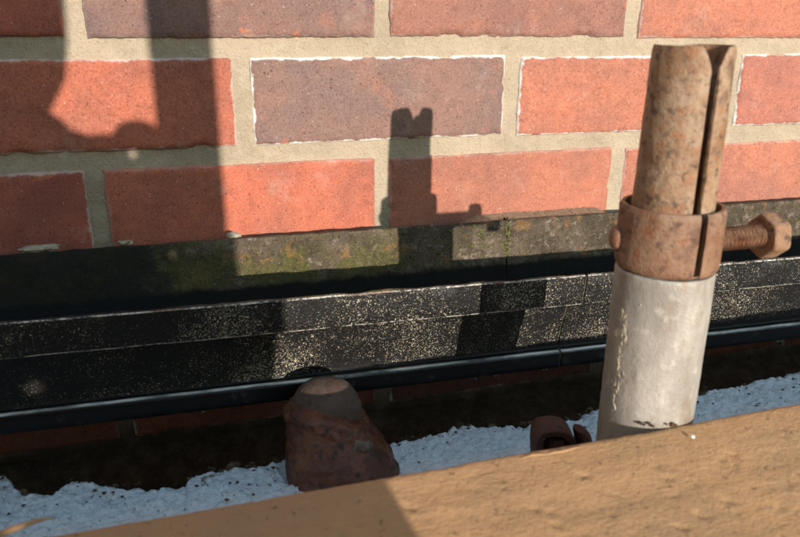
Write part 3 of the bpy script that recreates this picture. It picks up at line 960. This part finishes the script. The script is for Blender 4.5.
# thick flaking sleeve wrapped round the stub, its shoulder sagging to the right
U, W_ = Vector((0.95, -0.31, 0)), Vector((0.31, 0.95, 0))
def sleeve():
    V = []
    NR, NA = 90, 120
    for i in range(NR + 1):
        t = i / NR
        for k in range(NA):
            a = 2 * math.pi * k / NA
            ca, sa = math.cos(a), math.sin(a)
            # top edge of the sleeve: high on the left, dropping towards the right shoulder
            ztop = -0.2150 - 0.0055 * ca + 0.0095 * max(0, -sa)
            z = ztop + (-0.36 - ztop) * t ** 1.6
            dep = ztop - z
            r = 0.0235 + 0.0020 * min(1, dep / 0.0012) + 0.0040 * max(0, -sa) * min(1, dep / 0.0025) + 0.0003
            grow = max(0, min(1, dep / 0.030))
            bulge = max(0, ca) ** 1.2 * grow * 0.0140
            if dep > 0.034:
                bulge *= max(0, 1 - (dep - 0.034) / 0.005)
            frnt = max(0, -sa) * 0.006 * grow + max(0, -sa) * 0.012 * max(0, min(1, (dep - 0.012) / 0.03))
            vv = noise.voronoi(Vector((ca * 2.6, sa * 2.6, z * 110)))[0]
            r2 = r + bulge + frnt + 0.0016 * fr(ca * 2.5, sa * 2.5, z * 90, 5) + 0.0006 * fr(ca * 9, sa * 9, z * 380, 3) + 0.0016 * min(0.8, vv[1] - vv[0])
            p = Vector((cx, cy_, 0)) + U * (ca * r2 + 0.0085 * max(0, min(1, (dep - 0.006) / 0.034)) * (1 if dep < .05 else 1)) + W_ * sa * r2
            V.append((p.x, p.y, z + 0.0012 * fr(ca * 3, sa * 3, t * 8, 3)))
    # turn the upper rim inwards
    rim = []
    for k in range(NA):
        x, y, z = V[k]
        rim.append((cx + (x - cx) * .80, cy_ + (y - cy_) * .80, z + 0.0012))
    V = rim + V
    return V, grid_faces(NR + 2, NA, False, True)
V, F = sleeve()
put(obj('flaking_sleeve', V, F, RUSTR), fit)
pp = Vector((cx, cy_, 0)) + U * 0.0215 + W_ * -0.0265
V, F = lump((0.0345, -0.2055, -0.2255), 0.0055, 4.4, (1.4, .5, .8), .5, 3)
put(obj('mortar_patch', V, F, PATCH), fit)

# ------------------------------------------------------------------ small dark coupler piece beside the tube
cp = empty('rusty_coupler', (0.148, -0.255, LZ))
tag(cp, 'small dark rusty coupler clip poking up behind the plank left of the scaffold tube', 'coupler')
def strap(pts, w, th, seed):
    """a bent flat bar: pts in a plane, extruded along direction wv, with thickness"""
    V = []
    n = len(pts)
    wv = Vector((0.25, 1, 0)).normalized() * w
    for i, p in enumerate(pts):
        p = Vector(p)
        t = (Vector(pts[min(i + 1, n - 1)]) - Vector(pts[max(i - 1, 0)])).normalized()
        nn = t.cross(wv).normalized() * th
        for (a, b) in ((-1, -.7), (-.9, -1), (.9, -1), (1, -.7), (1, .7), (.9, 1), (-.9, 1), (-1, .7)):
            q = p + wv * a + nn * b
            V.append(q + Vector((fr(q.x * 90 + seed, q.y * 90, q.z * 90), 0, fr(q.x * 90, q.y * 90, q.z * 90 + seed))) * 0.0006)
    F = grid_faces(n, 8, False, True)
    F += [tuple(range(8)), tuple((n - 1) * 8 + k for k in range(8))]
    return V, F
pts = [(0.1335, -.252, LZ)] + [(0.1345, -.252, -0.225), (0.1335, -.252, -0.212)] + [(0.1365 + 0.0035 * -math.cos(a), -.252, -0.2045 + 0.0040 * math.sin(a)) for a in (0.0, .6, 1.2, 1.57)] + [(0.143, -.252, -0.2005), (0.149, -.252, -0.2025), (0.1535, -.252, -0.2065), (0.156, -.252, -0.2125), (0.157, -.252, -0.222)]
V, F = strap(pts, 0.009, 0.0022, 1)
put(obj('clip', V, F, RUSTD), cp)
pts = [(0.1450, -.254, LZ), (0.1450, -.254, -0.222), (0.1450, -.254, -0.212), (0.1450, -.254, -0.207)]
V, F = sweep(pts, [.0075, .0075, .0072, .005], [.0075, .0075, .0072, .005], 20, .0004, 120, uv=(Vector((1, 0, 0)), Vector((0, 1, 0))))
put(obj('bolt_shank', V, F, RUSTD), cp)
pts = [(0.1665, -.254, LZ), (0.1660, -.254, -0.225), (0.1645, -.254, -0.214), (0.1625, -.254, -0.2075), (0.1610, -.254, -0.2045), (0.1602, -.254, -0.2035)]
V, F = sweep(pts, [.0042, .0042, .0042, .0042, .0034, .0012], [.009, .009, .009, .0085, .006, .002], 24, .0005, 120, uv=(Vector((1, 0, 0)), Vector((0, 1, 0))))
put(obj('lug', V, F, RUSTD), cp)

# ------------------------------------------------------------------ unseen scaffold behind the photographer, invented to cast the left shadow
CY = -0.72
SX, SZ = 0.14436 * -CY, 0.2106 * -CY          # wall shadow position -> place at depth CY
V, F = plank(-0.95, 1.3, -0.556, -0.781, -0.205, -0.205, 0.038, False, 4)
tag(obj('scaffold_plank', V, F, WOOD), 'second wooden deck plank on the near side of the foreground plank', 'plank')

def extrude_y(outline, holes, y0, th, step=0.004):
    """sheet with an outline (x right, z up), real thickness, small holes"""
    bm = bmesh.new()
    loops = [outline] + holes
    allv = []
    edges = []
    for lp in loops:
        vs_ = [bm.verts.new((x, y0, z)) for x, z in lp]
        for i in range(len(vs_)):
            edges.append(bm.edges.new((vs_[i], vs_[(i + 1) % len(vs_)])))
    bmesh.ops.triangle_fill(bm, edges=edges, use_beauty=True, use_dissolve=False)
    ret = bmesh.ops.extrude_face_region(bm, geom=bm.faces[:])
    for v in [q for q in ret['geom'] if isinstance(q, bmesh.types.BMVert)]:
        v.co.y -= th
        v.co.z += th * 0.2106; v.co.x += th * 0.144     # holes and edges splay the way the light runs
    V = [v.co.copy() for v in bm.verts]
    bm.verts.index_update()
    F = [tuple(v.index for v in f.verts) for f in bm.faces]
    bm.free()
    return V, F
def hole(x, z, rx, rz):
    return [(x + SX + rx * math.cos(a), z + SZ + rz * math.sin(a)) for a in [2 * math.pi * k / 10 for k in range(10)]]
top = [(-0.1392, -.0432), (-0.1334, -.0507), (-0.1228, -.0547), (-0.1107, -.0537), (-0.105, -.056), (-0.0270, -.056)]
lo = -0.207 - SZ
outline = [(-0.75, lo), (-0.0268, lo)] + [(x, z) for x, z in reversed(top)] + [(-0.1466, -.0371), (-0.1400, -.0270), (-0.1328, -.0146), (-0.1280, .0130), (-0.1263, .0402), (-0.1240, .16), (-0.75, .16)]
V, F = extrude_y([(x + SX, z + SZ) for x, z in outline],
                 [hole(-0.0924, -.0688, .0026, .0042), hole(-0.0729, -.1505, .0036, .0036), hole(-0.1765, -.2204, .0055, .0055)], CY, 0.012)  # outline and holes shaped to give the left shadow and its sun flecks
tag(obj('toe_board', V, F, WOOD, smooth=False), 'tall wooden toe board behind the viewer that shades the left of the wall', 'toe board')
st = empty('scaffold_upright', (-0.0508 + SX, CY - 0.045, -0.2))
tag(st, 'scaffold upright behind the viewer whose straight shadow falls on the left bricks', 'scaffold tube')
ux, uy = -0.0500 + 0.14436 * 0.765, -0.765
V, F = sweep([(ux, uy, z) for z in (-0.2, 0.0, 0.2, 0.5, 0.9)], [.0232] * 5, [.0232] * 5, 40, uv=(Vector((1, 0, 0)), Vector((0, 1, 0))))
put(obj('tube_wall', V, F, GALV), st)  # tube of the added shadow upright
# coupler on the upright: its shoulder makes the bump in the shadow
kx = -0.090 + 0.14436 * 0.745; kz = -0.0555 + 0.2106 * 0.745
V, F = sweep([(kx, -0.765, kz), (kx, -0.750, kz), (kx, -0.735, kz)], [.0155, .0160, .0155], [.009, .0095, .009], 32, .0005, 60, uv=(Vector((1, 0, 0)), Vector((0, 0, 1))))
put(obj('coupler', V, F, RUST), st)  # coupler of the added shadow upright
